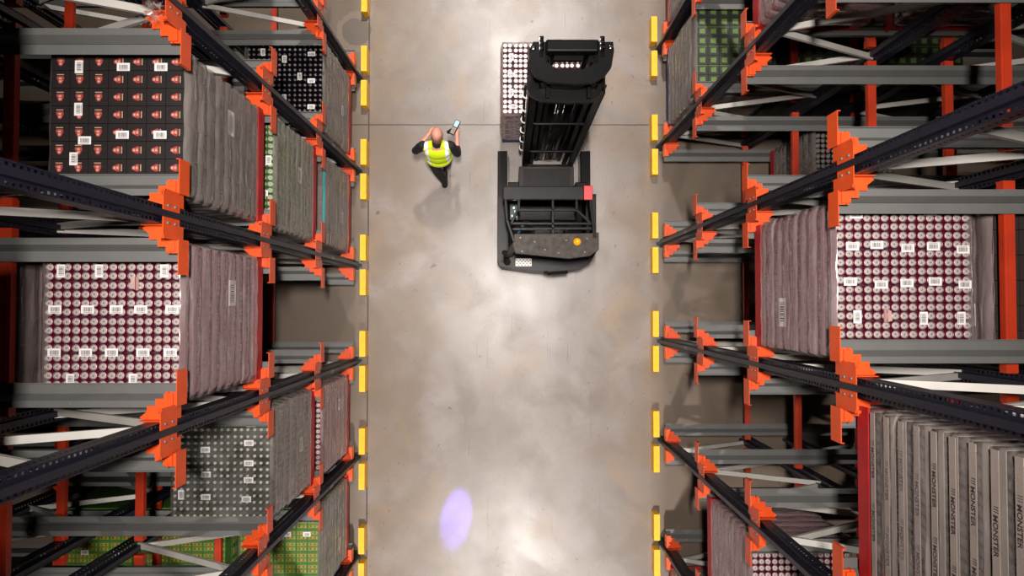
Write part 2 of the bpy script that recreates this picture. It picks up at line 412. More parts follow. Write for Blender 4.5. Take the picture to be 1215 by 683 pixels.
# yellow guides at the lane mouths
def guide_mesh():
    m = MB(); m.box(-.045, .045, -.2, .2, .2, .206); m.box(-.045, -.039, -.2, .2, .0, .2); m.box(.039, .045, -.2, .2, 0, .2)
    m.box(-.045, .045, -.2, -.194, 0, .2); m.box(-.045, .045, .194, .2, 0, .2)
    m.lathe([(.012, .206), (.012, .212)], 8, (0, -.15, 0)); m.lathe([(.012, .206), (.012, .212)], 8, (0, .15, 0))
    return m.mesh('lane_guide', M_YELLOW)
ME_G = guide_mesh()
for s in (-1, 1):
    i = 0
    for y in POSTS[s]:
        if abs(y) > 5.3 or not inview(s*2.3, s*2.3, y-.45, y+.45, 0, .2, 0): continue
        for d in (1, -1):
            if not inview(s*2.3, s*2.3, y+d*.07, y+d*.47, 0, .2, 0): continue
            o = link('lane_guide', ME_G, None, (s*2.275, y+d*.27, 0))
            tag(o, f'yellow lane guide {"above" if d > 0 else "below"} the {ORD[i]} upright foot, {SN[s]} side of aisle', 'pallet guide', f'yellow guides on the {SN[s]} side')
        i += 1
# orange tie beams across the lanes, at the rear posts and in the inner frames
def beam_mesh(L):
    m = MB(); m.box(0, .08, -L/2, L/2, -.1, -.094); m.box(0, .005, -L/2, L/2, -.15, -.1); m.box(.075, .08, -L/2, L/2, -.15, -.1)
    m.box(.02, .024, -L/2, L/2, -.094, -.088)
    m.box(-.004, .084, -L/2, -L/2+.07, -.16, -.09); m.box(-.004, .084, L/2-.07, L/2, -.16, -.09)
    return m
cache = {}
for s in (-1, 1):
    for xi, xb in enumerate((XF+1.2, XF+1.97, XF+3.2)):
        for lev in range(4):
            if lev == 0 and xi: continue
            n = 0
            for i in range(len(POSTS[s])-1):
                ya, yb = POSTS[s][i], POSTS[s][i+1]; L = round(ya-yb-.14, 3)
                if i < LF[s]: continue
                if not inview(s*xb, s*(xb+.08), yb, ya, LEV[lev]-.2, LEV[lev]-.1, 0): continue
                if L not in cache: cache[L] = beam_mesh(L).mesh('tie_beam', M_BEAM)
                o = link('tie_beam', cache[L], None, (s*xb, (ya+yb)/2, LEV[lev]), rot(s))
                tag(o, f'orange tie beam across {ORD[i-LF[s]]} lane, {LEVN[lev]} level, {("first","second","third")[xi]} row in, {SN[s]} rack', 'beam', f'{SN[s]} rack tie beams')
                n += 1

# ------------------------------------------------------------------ pallet loads
def pallet_mb(dx, dy):
    m = MB(); n = 7; wb = dy/n*.8
    m.box(-.02, -.004, -dy/2-.02, dy/2+.02, .0, .144)
    for i in range(n):
        y = -dy/2 + (i+.5)*dy/n; m.box(0, dx, y-wb/2, y+wb/2, .122, .144)
    for x in (0, dx/2-.05, dx-.1):
        m.box(x, x+.1, -dy/2, dy/2, .1, .122)
        for y in (-dy/2, -.07, dy/2-.14): m.box(x, x+.1, y, y+.14, .022, .1)
    for y in (-dy/2, -.07, dy/2-.14): m.box(0, dx, y, y+.14, 0, .022)
    return m
def can_mb(h=.12, r=.0325, n=14):
    m = MB(); m.lathe([(r*.9, 0), (r, .008), (r, h-.013), (r*.86, h-.003), (r*.84, h), (r*.79, h), (r*.76, h-.006), (r*.68, h-.006), (r*.66, h-.003)], n, mis=[0, 0, 0, 1, 1, 3, 3, 1, 1])
    m.box(-.010, .006, -.005, .005, h-.003, h-.0015, 2)
    return m
def bottle_mb(h=.22, r=.033, n=12):
    m = MB(); m.lathe([(r*.9, 0), (r, .01), (r, h*.6), (r*.8, h*.72), (.014, h*.9), (.0135, h*.92), (.016, h*.93), (.016, h), (.012, h+.002)], n, mis=[0, 0, 0, 0, 0, 1, 1, 1, 1])
    return m
M_LID = mat('can_lid_aluminium', (232, 216, 212), .3, .3); M_GROOVE_SHADE = mat('lid_groove_shade', (96, 80, 78), .5); M_TAB = mat('can_tab', (150, 134, 130), .4, .2)  # dark groove colour paints the shade in the lid recess
CANS = {}
def can_kind(name, rgb, lid=None, tab=None, kind='can', capc=None):
    if name not in CANS:
        body = mat(name+'_body', rgb, .35, .25)
        if kind == 'can': mb = can_mb(); mats = [body, lid or M_LID, tab or M_TAB, M_GROOVE_SHADE]
        else: mb = bottle_mb(); mats = [body, mat(name+'_cap', capc, .3)]
        CANS[name] = (mb, mats, mb.mesh(name, mats))
    return CANS[name]
CORE = mat('pack_gap_shade', (62, 22, 34), .7)  # dark red filler for the inner cans, with the shade between cans painted in
KIND = {'pink': dict(rgb=(138, 30, 66)), 'red': dict(rgb=(180, 30, 52)),
        'green': dict(rgb=(112, 176, 72), lid=mat('green_tinted_lid', (196, 222, 182), .35, .2)), 'dark': dict(rgb=(30, 28, 32), lid=mat('dull_lid', (150, 142, 138), .35, .3)),
        'white': dict(rgb=(150, 60, 84), lid=mat('bright_lid', (252, 244, 242), .4, 0, k=1.)),
        'black_bottle': dict(rgb=(26, 22, 26), kind='bottle', capc=(120, 116, 120)), 'clear_bottle': dict(rgb=(104, 102, 90), kind='bottle', capc=(190, 188, 176))}  # cap colours raised to paint the glints on the bottle tops
def label_mesh():
    m = MB(); m.box(-.048, .048, -.03, .03, 0, .0015, 0); x = -.034; rnd = random.Random(3)
    while x < .032:
        wd = rnd.choice((.0022, .0035, .005)); m.box(x, x+wd, -.016, .016, .0015, .002, 1); x += wd+rnd.choice((.003, .0045))
    m.box(-.034, .03, .021, .024, .0015, .002, 1)
    return m.mesh('barcode_label', [M_WHITE, M_INK])
ME_LAB = label_mesh()
def film_shell(dx, dy, z0, z1, layer, sd, bulge=.012, top=False):
    rnd = random.Random(sd); nz = max(2, int((z1-z0)/(layer/10))); loop = []
    ny, nx = 24, 20
    for i in range(ny): loop.append((0, -dy/2+dy*i/ny, -1, 0))
    for i in range(nx): loop.append((dx*i/nx, dy/2, 0, 1))
    for i in range(ny): loop.append((dx, dy/2-dy*i/ny, 1, 0))
    for i in range(nx): loop.append((dx-dx*i/nx, -dy/2, 0, -1))
    n = len(loop); m = MB()
    lay = [rnd.uniform(-.008, .008) for _ in range(60)]; ph = [rnd.uniform(0, 6.28) for _ in range(60)]
    for j in range(nz+1):
        z = z0+(z1-z0)*j/nz; u = (z-z0)/layer; k = int(u); b = bulge*abs(math.sin(PI*u))**.5 + lay[k]
        if j == nz: b = -.012
        for q, (x, y, a, c) in enumerate(loop):
            e = .006 + b + .003*math.sin(q*.9+ph[k]) 
            cr = 1. if (a and q % 1 == 0) else 1.
            m.v.append((x+a*e, y+c*e, z))
    for j in range(nz):
        for q in range(n):
            q2 = (q+1) % n; m.f.append((j*n+q2, j*n+q, (j+1)*n+q, (j+1)*n+q2)); m.mi.append(0); m.sm.append(True)
    return m
def film_top(dx, dy, z, sd):
    rnd = random.Random(sd); n = 26; m = MB()
    for i in range(n+1):
        for j in range(n+1): m.v.append((-.004+(dx+.008)*i/n, -dy/2-.004+(dy+.008)*j/n, z+.006+rnd.uniform(-.003, .006) - (.02 if i in (0, n) or j in (0, n) else 0)))
    for i in range(n):
        for j in range(n):
            a = i*(n+1)+j; m.f.append((a, a+n+1, a+n+2, a+1)); m.mi.append(0); m.sm.append(True)
    return m
def pallet_load(s, yc, z, x0, typ, label, dx=1.0, dy=1.13, h=None, film='pink', pallet=None, labels=(), flabels=(), topfilm=False,
                world=None, rz=None, group=None, film_on=True, layers=None, gap=3, nofront=False):
    """origin: front bottom centre of the pallet, local x into the rack, y along the aisle"""
    t = thing('pallet_load', label, 'pallet load', world or (s*x0, yc, z), rot(s) if rz is None else rz, group)
    pm = pallet or M_REDP
    pallet_mb(dx, dy).build('pallet', pm, t)['label'] = ('blue' if pm is M_BLUEP else 'red') + ' painted pallet under the load'
    zb = .146
    if typ in KIND:
        mb, mats, me = can_kind(typ, **KIND[typ]); isb = KIND[typ].get('kind') == 'bottle'
        H = .222 if isb else .12; lay = .226 if isb else .1225; nm = 'bottle' if isb else 'can'
        n = layers or max(1, int(round(((h or 1.55)-zb)/lay)))
        pit = .0655
        nx = int(dx/.0664); ny = int(dy/.0664); GY = 3 if dx < .99 else 4
        gx = .005 if dx > .99 else .012; gy = .006 if dx > .99 else .016; pit = (dx-.068-gx*((nx-1)//gap))/(nx-1); piy = (dy-.068-gy*((ny-1)//GY))/(ny-1)
        XS = [.034+i*pit+(i//gap)*gx for i in range(nx)]; XS = [x for x in XS if x < dx-.02]
        YS = [-dy/2+.034+j*piy+(j//GY)*gy for j in range(ny)]; YS = [y for y in YS if y < dy/2-.02]
        zt = zb+(n-1)*lay
        pts = [(x, y) for x in XS for y in YS]
        vis = [p for p in pts]
        rest = MB(); rnd = random.Random(len(label))
        for i, (x, y) in enumerate(vis):
            a = rnd.uniform(0, 6.28)
            if i < 100: link(nm, me, t, (x, y, zt), a)
            else: rest.add(mb, Matrix.Translation((x, y, zt)) @ Matrix.Rotation(a, 4, 'Z'))
        if rest.v: tag(rest.build(nm+'s', mats, t), None, None, kind='stuff')
        st = MB(); ins = (min(x for x in XS), max(x for x in XS))
        low = MB(); low.lathe([(.030, 0), (.0325, .01), (.0325, H-.014), (.028, H-.002)], 8, mis=[0, 0, 0, 1])
        for k in range(n-1):
            for (x, y) in pts:
                if x == XS[0] or x == XS[-1] or y == YS[0] or y == YS[-1]:
                    st.add(low, Matrix.Translation((x, y, zb+k*lay)))
        if st.v: tag(st.build(nm+'_layers', [mats[0], mats[1]], t), None, None, kind='stuff')
        core = MB()
        for k in range(n):
            top = zb+k*lay+(H*.5 if k == n-1 else H)
            core.box(.03, dx-.03, -dy/2+.03, dy/2-.03, zb+k*lay+.002, top)
        core.build('pack_shade_core', CORE, t)
        ztop = zt+H
        # shrink-pack collars: thin tinted film walls between the packs and round every layer
        pk = MB()
        for k in range(n):
            z0 = zb+k*lay
            pk.box(-.006, 0, -dy/2, dy/2, z0+.004, z0+.05); pk.box(dx, dx+.004, -dy/2, dy/2, z0+.004, z0+.05)
            pk.box(0, dx, -dy/2-.005, -dy/2, z0+.004, z0+.05); pk.box(0, dx, dy/2, dy/2+.005, z0+.004, z0+.05)
        pk.build('tray_edges', TRAY[typ] if typ in TRAY else mats[0], t)
        lh = .17
    else:
        c = CART[typ]; cw, cd_, chh = c['size']
        n = layers or max(1, int(round(((h or 1.55)-zb)/chh)))
        nx = max(1, int(round(dx/cw))); ny = max(1, int(round(dy/cd_))); cw = dx/nx; cd_ = dy/ny
        zt = zb+(n-1)*chh
        bme = MB().box(-cw/2+.002, cw/2-.002, -cd_/2+.002, cd_/2-.002, 0, chh-.002).mesh('carton', c['mat'])
        for i in range(nx):
            for j in range(ny):
                o = link('carton', bme, t, ((i+.5)*cw, -dy/2+(j+.5)*cd_, zt))
                for me2 in c['prints'](i, j, nx, ny): link('print', me2[0], o, (0, 0, chh-.002), me2[1])
        st = MB()
        for k in range(n-1):
            jit = random.uniform(-.004, .004)
            for i in range(nx):
                for j in range(ny):
                    if i in (0, nx-1) or j in (0, ny-1):
                        st.box(i*cw+.003+jit, (i+1)*cw-.003+jit, -dy/2+j*cd_+.003, -dy/2+(j+1)*cd_-.003, zb+k*chh+.002, zb+(k+1)*chh-.004)
                        if i == 0: st.box(-.001+jit, .003+jit, -dy/2+j*cd_+.2*cd_, -dy/2+(j+1)*cd_-.2*cd_, zb+k*chh+.25*chh, zb+(k+1)*chh-.25*chh, 1)
        if st.v: tag(st.build('carton_layers', [c['mat'], c['side']], t), None, None, kind='stuff')
        ztop = zt+chh-.002; lh = chh if chh < .2 else chh*.8
    if film_on:
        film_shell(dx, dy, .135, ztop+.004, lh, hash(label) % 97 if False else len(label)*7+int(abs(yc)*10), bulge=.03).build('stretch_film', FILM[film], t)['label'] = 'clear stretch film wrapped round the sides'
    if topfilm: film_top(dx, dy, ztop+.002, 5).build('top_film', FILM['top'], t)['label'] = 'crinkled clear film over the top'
    if s < 0 and not world: labels = [(a_, 1-b_, c_) for a_, b_, c_ in labels]
    for lx, ly, a in labels: link('barcode_label', ME_LAB, t, (lx*dx, -dy/2+ly*dy, ztop+.0035), a)
    for ly, lz, sc in flabels:
        o = link('side_label', ME_LAB, t, (-.024, -dy/2+ly*dy, .15+lz*(ztop-.15))); o.rotation_euler = (PI/2, 0, -PI/2); o.scale = (sc, sc, 1)
        o['label'] = 'white paper label stuck on the side film'
    t['ztop'] = ztop
    return t
TRAY = {'pink': mat('pink_tray_film', (150, 84, 102), .3), 'red': mat('red_tray_film', (186, 108, 118), .3), 'white': mat('pale_tray_film', (196, 140, 150), .3),
        'green': mat('green_tray_film', (128, 140, 112), .35), 'dark': mat('dark_tray', (70, 62, 60), .4),
        'black_bottle': mat('brown_tray', (96, 80, 74), .5), 'clear_bottle': mat('grey_tray', (104, 98, 90), .4)}
def poly_mesh(name, layers, k_=1.):
    m = MB(); mats = []
    layers = [([(x*k_, y*k_) for x, y in p], mt) for p, mt in layers]
    for k, (poly, mt) in enumerate(layers): m.prism(poly, 0, .0012+.0006*k, k); mats.append(mt)
    return m.mesh(name, mats)
P_RED = mat('print_red', (186, 66, 64), .5, var=.6, scale=60); P_PALE = mat('print_pale', (222, 176, 160), .5); P_GREEN = mat('print_green', (104, 150, 50), .5, var=.2, scale=40)
P_YEL = mat('print_yellow', (170, 158, 50), .5, var=.3, scale=50); P_BRN = mat('print_brown', (124, 88, 34), .5, var=.4, scale=70); P_SILV = mat('print_grey', (120, 120, 110), .5)
fig = poly_mesh('print', [([(-.028, .03), (-.034, .012), (-.024, -.012), (-.013, -.038), (.013, -.038), (.024, -.012), (.034, .012), (.028, .03)][::-1][::-1], P_RED),
                          ([(-.014, .016), (-.01, -.002), (.01, -.002), (.014, .016)], P_PALE), ([(-.03, .038), (-.03, .045), (.03, .045), (.03, .038)], P_PALE), ([(-.02, .03), (-.026, .018), (.02, .02), (.012, .03)], P_BRN), ([(-.012, -.01), (-.008, -.03), (.01, -.028), (.014, -.012)], P_PALE)], .85)
glass = poly_mesh('print', [([(-.03, -.036), (.03, -.036), (.036, .036), (-.036, .036)], P_SILV), ([(-.018, -.03), (.018, -.03), (.026, .026), (-.026, .026)], P_GREEN)])
band = poly_mesh('print', [([(-.064, .05), (.064, .05), (.064, .058), (-.064, .058)], P_GREEN)])
leafy = poly_mesh('print', [([(-.1, -.085), (.1, -.085), (.1, -.02), (-.1, -.02)], P_YEL), ([(-.1, .02), (.1, .02), (.1, .085), (-.1, .085)], P_YEL),
                            ([(-.07, -.07), (-.02, -.07), (-.03, -.03), (-.06, -.03)], P_BRN), ([(.03, -.07), (.08, -.07), (.07, -.03), (.04, -.03)], P_BRN),
                            ([(-.07, .03), (-.02, .03), (-.03, .075), (-.06, .075)], P_BRN), ([(.03, .03), (.08, .03), (.07, .075), (.04, .075)], P_BRN)], .55)
CART = {
 'figure': dict(size=(.143, .141, .16), mat=mat('black_carton', (34, 28, 28), .5, var=.2, scale=30), side=mat('charcoal_side_print', (62, 54, 52), .5),
                prints=lambda i, j, nx, ny: [(fig, PI/2 if i < nx-3 else PI)]),
 'glass': dict(size=(.134, .128, .24), mat=mat('dark_green_carton', (44, 54, 38), .5, var=.2, scale=30), side=mat('grey_green_side', (84, 88, 74), .5),
               prints=lambda i, j, nx, ny: [(glass, -PI/2)] + ([(band, 0)] if j % 2 == 0 else [])),
 'leaf': dict(size=(.135, .15, .2), mat=mat('green_carton', (80, 128, 50), .5, var=.2, scale=30), side=mat('ochre_side', (150, 136, 70), .5), prints=lambda i, j, nx, ny: [(leafy, 0)]),
 'dim': dict(size=(.2, .19, .16), mat=mat('dark_brown_carton', (50, 36, 34), .6, var=.25, scale=12), side=mat('brown_side_print', (84, 62, 58), .5), prints=lambda i, j, nx, ny: []),
 'plain': dict(size=(.2, .19, .16), mat=mat('grey_brown_carton', (104, 92, 84), .55, var=.25, scale=12), side=mat('pale_side_print', (112, 100, 92), .5), prints=lambda i, j, nx, ny: []),
}
def lab_grid(rows, turn=.0):
    return [(x, y, a) for y, xs in rows for x, a in xs]
PINK_L = [(.12, .83, PI/2), (.4, .83, PI/2), (.88, .83, PI/2), (.08, .58, 0), (.32, .58, 0), (.53, .58, 0), (.71, .58, 0), (.94, .58, 0), (.08, .3, 0), (.31, .3, 0), (.5, .3, 0), (.73, .3, 0), (.93, .3, 0), (.62, .97, 0), (.2, .12, PI/2), (.66, .12, PI/2)]
PINK_L = [(1-a_, b_, c_) for a_, b_, c_ in PINK_L]
PINK_R = [(.12, .72, 0), (.3, .73, 0), (.53, .71, 0), (.72, .72, 0), (.94, .7, 0), (.1, .49, 0), (.33, .47, 0), (.52, .48, 0), (.73, .49, 0), (.95, .47, 0), (.15, .26, PI/2), (.64, .25, PI/2), (.92, .25, PI/2), (.6, .05, PI/2), (.15, .93, 0), (.7, .95, 0)]
def lane_c(s, i): return (POSTS[s][i]+POSTS[s][i+1])/2
A, B, C_, D = LEV
# left rack (lane i runs between POSTS[i] and POSTS[i+1])
pallet_load(-1, lane_c(-1, 2), A, 2.42, 'black_bottle', 'pallet load of dark capped bottles, lowest level of the left rack\'s upper part', h=1.5, film='grey',
            labels=[(.78, .88, PI/2), (.5, .8, PI/2), (.15, .86, 0), (.15, .55, 0), (.5, .35, PI/2), (.15, .25, 0), (.3, .6, PI/2)], flabels=[(.55, .3, 1.6)])
pallet_load(-1, lane_c(-1, 3)-.02, C_, 2.42, 'figure', 'pallet load of black cartons printed with pink emblems, high in the left rack', dy=1.06, h=1.6, film='grey',
            labels=[(.79, .9, PI/2), (.46, .9, 0), (.18, .9, 0), (.79, .6, PI/2), (.46, .42, 0), (.18, .42, 0), (.82, .25, PI/2), (.8, .03, 0), (.74, .38, 0)], flabels=[(.3, .45, 2.2)])
pallet_load(-1, lane_c(-1, 3), B, 2.42, 'green', 'pallet load of green cans on a red pallet, second level of the left rack', h=1.5, film='grey', labels=[(.05, .6, PI/2), (.1, .3, 0)], flabels=[(.4, .4, 1.8)])
t = pallet_load(-1, lane_c(-1, 3), A, 2.42, 'plain', 'film-wrapped grey load with a teal edge strip, lowest level under the green cans', h=1.5, film='grey', flabels=[(.6, .3, 1.5)])
MB().box(-.02, .01, -.56, .56, t['ztop']+.002, t['ztop']+.012).build('teal_strip', mat('teal_plastic', (40, 160, 168), .4), t)['label'] = 'teal strip along the top edge'
pallet_load(-1, lane_c(-1, 4), C_, 2.42, 'pink', 'pallet load of pink cans with rows of barcode labels, left rack third level', h=1.6, labels=PINK_L, flabels=[(.3, .4, 2.3)])
pallet_load(-1, lane_c(-1, 4), C_, 3.72, 'dim', 'film-wrapped load standing behind the pink cans at the left edge', h=1.6, film='pink')
pallet_load(-1, lane_c(-1, 5)+.02, B, 2.42, 'clear_bottle', 'pallet load of dark clear bottles under glinting film, left rack second level', h=1.5, film='grey', topfilm=True,
            labels=[(.66, .92, 0), (.2, .85, 0), (.95, .6, PI/2), (.66, .62, 0), (.22, .68, 0), (.22, .5, 0), (.65, .4, 0), (.22, .35, 0), (.9, .22, PI/2), (.65, .2, 0), (.24, .18, 0)], flabels=[(.5, .3, 1.7)])
pallet_load(-1, lane_c(-1, 5), A, 2.42, 'red', 'pallet load of red cans on the left rack\'s lowest level below the clear bottles', h=1.5, film='pink', flabels=[(.3, .35, 1.6)])
pallet_load(-1, lane_c(-1, 6), A, 2.42, 'leaf', 'pallet load of green and yellow cartons at the lower left, lowest level by the aisle', h=1.5, film='grey', labels=[(.15, .7, 0), (.4, .7, 0), (.65, .7, 0)], flabels=[(.7, .3, 1.6)])
if 0: pallet_load(-1, lane_c(-1, 5)+.02, B, 3.8, 'clear_bottle', 'shaded load of clear bottles one place behind the glinting one', h=1.5, film='grey', film_on=False)
pallet_load(-1, lane_c(-1, 6), A, 3.6, 'leaf', 'second green and yellow carton load in the lower left lane', h=1.5, film='grey', film_on=False)
pallet_load(-1, lane_c(-1, 6), A, 4.78, 'leaf', 'third green and yellow carton load deep in the lower left lane', h=1.5, film='grey', film_on=False, labels=[(.2, .5, 0), (.6, .5, 0)])
if 0: pallet_load(-1, lane_c(-1, 3), C_, 3.72, 'plain', 'dark shaded load behind the black emblem cartons', h=1.5, film='grey')
def torn_pack(load, lx, ly):
    zt = load['ztop']; m = MB()
    m.box(lx-.055, lx-.035, ly-.05, ly+.05, zt+.002, zt+.012); m.quad([(lx-.03, ly-.05, zt+.012), (lx, ly-.04, zt+.02), (lx-.005, ly+.03, zt+.018), (lx-.03, ly+.045, zt+.012)])
    m.build('torn_flap', mat('torn_film_flap', (196, 150, 146), .4), load)['label'] = 'torn pale flap of pack film'
for o in [o for o in bpy.data.objects if o.name.startswith('pallet_load') and 'pink cans with rows' in o.get('label', '')]: torn_pack(o, .36, -.28)
# right rack
pallet_load(1, lane_c(1, 1), A, 2.42, 'plain', 'film-wrapped grey load at the very top of the photo, right rack lowest level', h=1.5, film='grey')
pallet_load(1, lane_c(1, 2), A, 2.42, 'glass', 'pallet load of dark green cartons on a blue pallet by the aisle, upper right', h=1.58, film='grey', pallet=M_BLUEP, flabels=[])
for k, nm in ((1, 'second'), (2, 'third')):
    pallet_load(1, lane_c(1, 2), A, 2.42+1.22*k, 'glass', f'{nm} dark green carton load from the aisle in the upper right lane', h=1.58, film='grey', film_on=False, pallet=M_BLUEP)
pallet_load(1, lane_c(1, 2), C_, 2.42, 'pink', 'film-wrapped can load on a red pallet cut by the top edge, upper right', h=1.6, dy=1.16)
pallet_load(1, lane_c(1, 2), C_, 3.72, 'pink', 'film-wrapped can load behind the one cut by the top edge, upper right', h=1.6, dy=1.16, film='grey')
pallet_load(1, lane_c(1, 3), A, 3.98, 'dark', 'pallet load of dark cans set well back on the lowest level, right rack', h=1.5, film='grey', topfilm=False, labels=[(.2, .5, 0), (.5, .5, 0)])
pallet_load(1, lane_c(1, 4)-.02, C_, 2.42, 'pink', 'pallet load of pink cans with barcode labels, right rack third level', h=1.6, labels=PINK_R, flabels=[(.28, .35, 2.6)])
pallet_load(1, lane_c(1, 4)-.02, C_, 3.6, 'dim', 'film-wrapped load behind the pink cans in the right rack', h=1.6, film='pink', flabels=[(.27, .85, 1.8)])
pallet_load(1, lane_c(1, 6)-.03, B, 2.46, 'pink', 'pallet load of pink cans at the lower right, second level', h=1.5, labels=[(.2, .93, 0), (.45, .93, 0), (.7, .93, 0), (.3, .6, 0)], film='pink')
pallet_load(1, lane_c(1, 7), A, 2.42, 'plain', 'film-wrapped load at the bottom edge of the photo, right rack lowest level', h=1.5, film='pink')
for o in [o for o in bpy.data.objects if o.name.startswith('pallet_load') and 'pink cans with barcode' in o.get('label', '')]: torn_pack(o, .4, -.26)
# big wrapped load with printed tape
WORD = [None]
def taped_load():
    yc = lane_c(1, 5); t = pallet_load(1, yc, D, 2.47, 'tall', 'large film-wrapped load with MONSTER printed tape on a red pallet, lower right', dy=1.22, dx=1.0, h=1.9, film='loose', layers=None)
    zb, lay = .146, .165
    tape = mat('printed_tape', (168, 154, 146), .3, var=.08, scale=7); ink = mat('tape_ink', (48, 42, 44), .5)
    k = 0
    while zb+(k+.5)*lay < 1.85:
        z = zb+k*lay+.055
        tp = MB().box(-.036, -.032, -.61, .61, z, z+.055).build('printed_tape', tape, t)
        off = .44 - (k % 2)*.1
        for r in range(3):
            yy = off - r*.42
            if yy < -.3: continue
            cu = bpy.data.curves.new('printed_word', 'FONT'); cu.body = 'MONSTER'; cu.size = .046; cu.extrude = .0006; cu.align_x = 'LEFT'; cu.offset = .0006
            cu.materials.append(ink); 
            if WORD[0] is None:
                tmp = bpy.data.objects.new('tmp', cu); WORD[0] = bpy.data.meshes.new_from_object(tmp); bpy.data.objects.remove(tmp)
            o = link('printed_word', WORD[0], tp)
            o.location = (-.0375, yy-.055, z+.014); o.rotation_euler = (PI/2, 0, -PI/2)
            c = MB()
            for q in range(3):
                y0 = yy-.012-q*.013
                c.quad([(-.0375, y0, z+.05), (-.0375, y0-.006, z+.052), (-.0375, y0-.004, z+.008+.006*abs(q-1)), (-.0375, y0-.001, z+.02)])
            c.build('claw_mark', ink, tp)
        k += 1
KIND['tall'] = dict(rgb=(92, 84, 84), kind='can', lid=None); TRAY['tall'] = mat('clear_tray_film', (150, 138, 130), .3)
taped_load()

E_ = 7.82
for s, i in ((-1, 1), (1, 1)):  # unseen loads added beyond the frame to block lamp light from the racks
    for z, nm in ((C_, 'third'), (D, 'top')): pallet_load(s, lane_c(s, i), z, 2.42, 'plain', f'wrapped carton load on the {nm} level just above the frame, {SN[s]} rack', h=1.5, film_on=False)
for s, i in ((-1, 2), (-1, 3), (-1, 4), (-1, 5), (-1, 6), (1, 2), (1, 6)):  # more unseen loads, added overhead so the levels below fall into shade
    pallet_load(s, lane_c(s, i), E_, 2.42, 'plain', f'wrapped carton load above the top level rails, {ORD[i-LF[s]]} lane, {SN[s]} rack', h=1.3, film_on=False)
# ------------------------------------------------------------------ reach truck
def rt(pxl, pyl, z):                       # photo point at a given height -> world x, y (used for the truck's plan)
    d = CAM_H-z; return (pxl-NX)*d/F, (NY-pyl)*d/F
truck = thing('reach_truck', 'black reach truck with raised mast and amber beacon carrying a pallet of cans', 'forklift', (.54, 1.4, 0))
TI = (-.54, -1.4, 0)
def tb(m, name, mats, bevel=0, parent=None, label=None):
    m2 = MB(); m2.add(m, Matrix.Translation(TI)); o = m2.build(name, mats, parent or truck, bevel=bevel)
    if label: o['label'] = label
    return o
hull = [(-.17, 1.6), (-.17, .62), (-.12, .56), (.1, .53), (.4, .49), (.7, .49), (1.02, .53), (1.17, .62), (1.24, .75), (1.25, .95), (1.25, 1.6)]
m = MB(); m.prism(hull, .06, .42); tb(m, 'chassis', M_BLACKP, .02)
hin = [(-.02, 1.58), (-.02, .82), (.02, .8), (.12, .76), (.4, .74), (.7, .74), (.98, .76), (1.06, .8), (1.1, .88), (1.1, .98), (1.1, 1.58)]
m = MB(); m.ring(hull, hin, .42, 1.02); tb(m, 'side_cover', M_BLACKP, .015)
tb(MB().box(-.02, 1.1, .74, 1.58, .42, .46), 'cabin_floor', M_RUBBER)
m = MB(); m.box(-.165, -.03, .62, 1.55, 1.02, 1.035); m.box(1.1, 1.24, .8, 1.55, 1.02, 1.035); tb(m, 'cover_trim', M_DGREY, .004)
for x0, x1 in ((-.18, -.03), (1.1, 1.25)):
    lg = tb(MB().box(x0, x1, 1.55, 2.38, .08, .33).box(x0, x1, 2.3, 2.38, .05, .28), 'support_leg', M_BLACKP, .01)
    c = (x0+x1)/2
    M = Matrix.Translation((c-.05, 2.24, .15)) @ Matrix.Rotation(PI/2, 4, 'Y')
    tb(MB().add(MB().lathe([(.12, 0), (.14, .01), (.14, .09), (.12, .1)], 20), M), 'load_wheel', M_RUBBER, parent=None)
    xi = x1+.012 if x0 < 0 else x0-.032
    tb(MB().box(xi, xi+.02, 1.6, 2.3, .3, .34), 'reach_rail', M_CHROME, label='bright steel reach rail')
tb(MB().box(.14, .94, 1.62, 2.02, .12, .92), 'battery_box', mat('battery_cover', (52, 48, 47), .35, spec=.15, var=.2, scale=6), .01)
tb(MB().box(.2, .88, 1.66, 1.98, .92, .928).box(.26, .3, 1.8, 1.84, .928, .94).box(.78, .82, 1.8, 1.84, .928, .94), 'battery_lid', M_DGREY, .004)
m = MB(); m.box(-.02, .14, 1.55, 1.75, .42, 1.15); m.box(.94, 1.1, 1.55, 1.75, .42, 1.15); tb(m, 'front_cowl', M_BLACKP, .012)
# cabin
tb(MB().box(.12, .95, 1.2, 1.4, .46, 1.2), 'dashboard', M_DGREY, .03)
m = MB(); m.box(.35, .8, .86, 1.16, .75, .87); m.box(.35, .8, .8, .88, .86, 1.3); m.box(.3, .35, .88, 1.12, .95, 1.02); m.box(.8, .85, .88, 1.12, .95, 1.02)
tb(m, 'seat', mat('seat_vinyl', (52, 48, 48), .45, spec=.2, var=.2), .03)
m = MB(); m.tube([(.24+.09*math.cos(a*PI/8), 1.1+.09*math.sin(a*PI/8), 1.16) for a in range(17)], .012, 8); m.tube([(.24, 1.1, .9), (.24, 1.1, 1.16)], .02, 8); m.box(.16, .32, 1.09, 1.11, 1.15, 1.165)
tb(m, 'steering_wheel', M_RUBBER)
m = MB()
for x in (.9, .95, 1.0): m.tube([(x, 1.12, .95), (x, 1.12, 1.12)], [.008, .014], 8)
tb(m, 'control_lever', M_RUBBER)
d_ = MB().box(.0, .13, 1.17, 1.4, 1.38, 1.4); dsp = tb(d_, 'display_terminal', M_BLACKP, .008)
tb(MB().box(.015, .115, 1.19, 1.38, 1.4, 1.403), 'screen', mat('terminal_screen', (70, 86, 84), .15), parent=None)
m = MB()
for x, y, w_ in ((.05, 1.33, .022), (.07, 1.27, .028), (.03, 1.22, .02), (.09, 1.21, .014)): m.box(x, x+w_, y, y+w_*1.3, 1.403, 1.405)
tb(m, 'screen_icon', mat('screen_glow', (220, 235, 225), .3, emit=(220, 240, 225), es=.6))
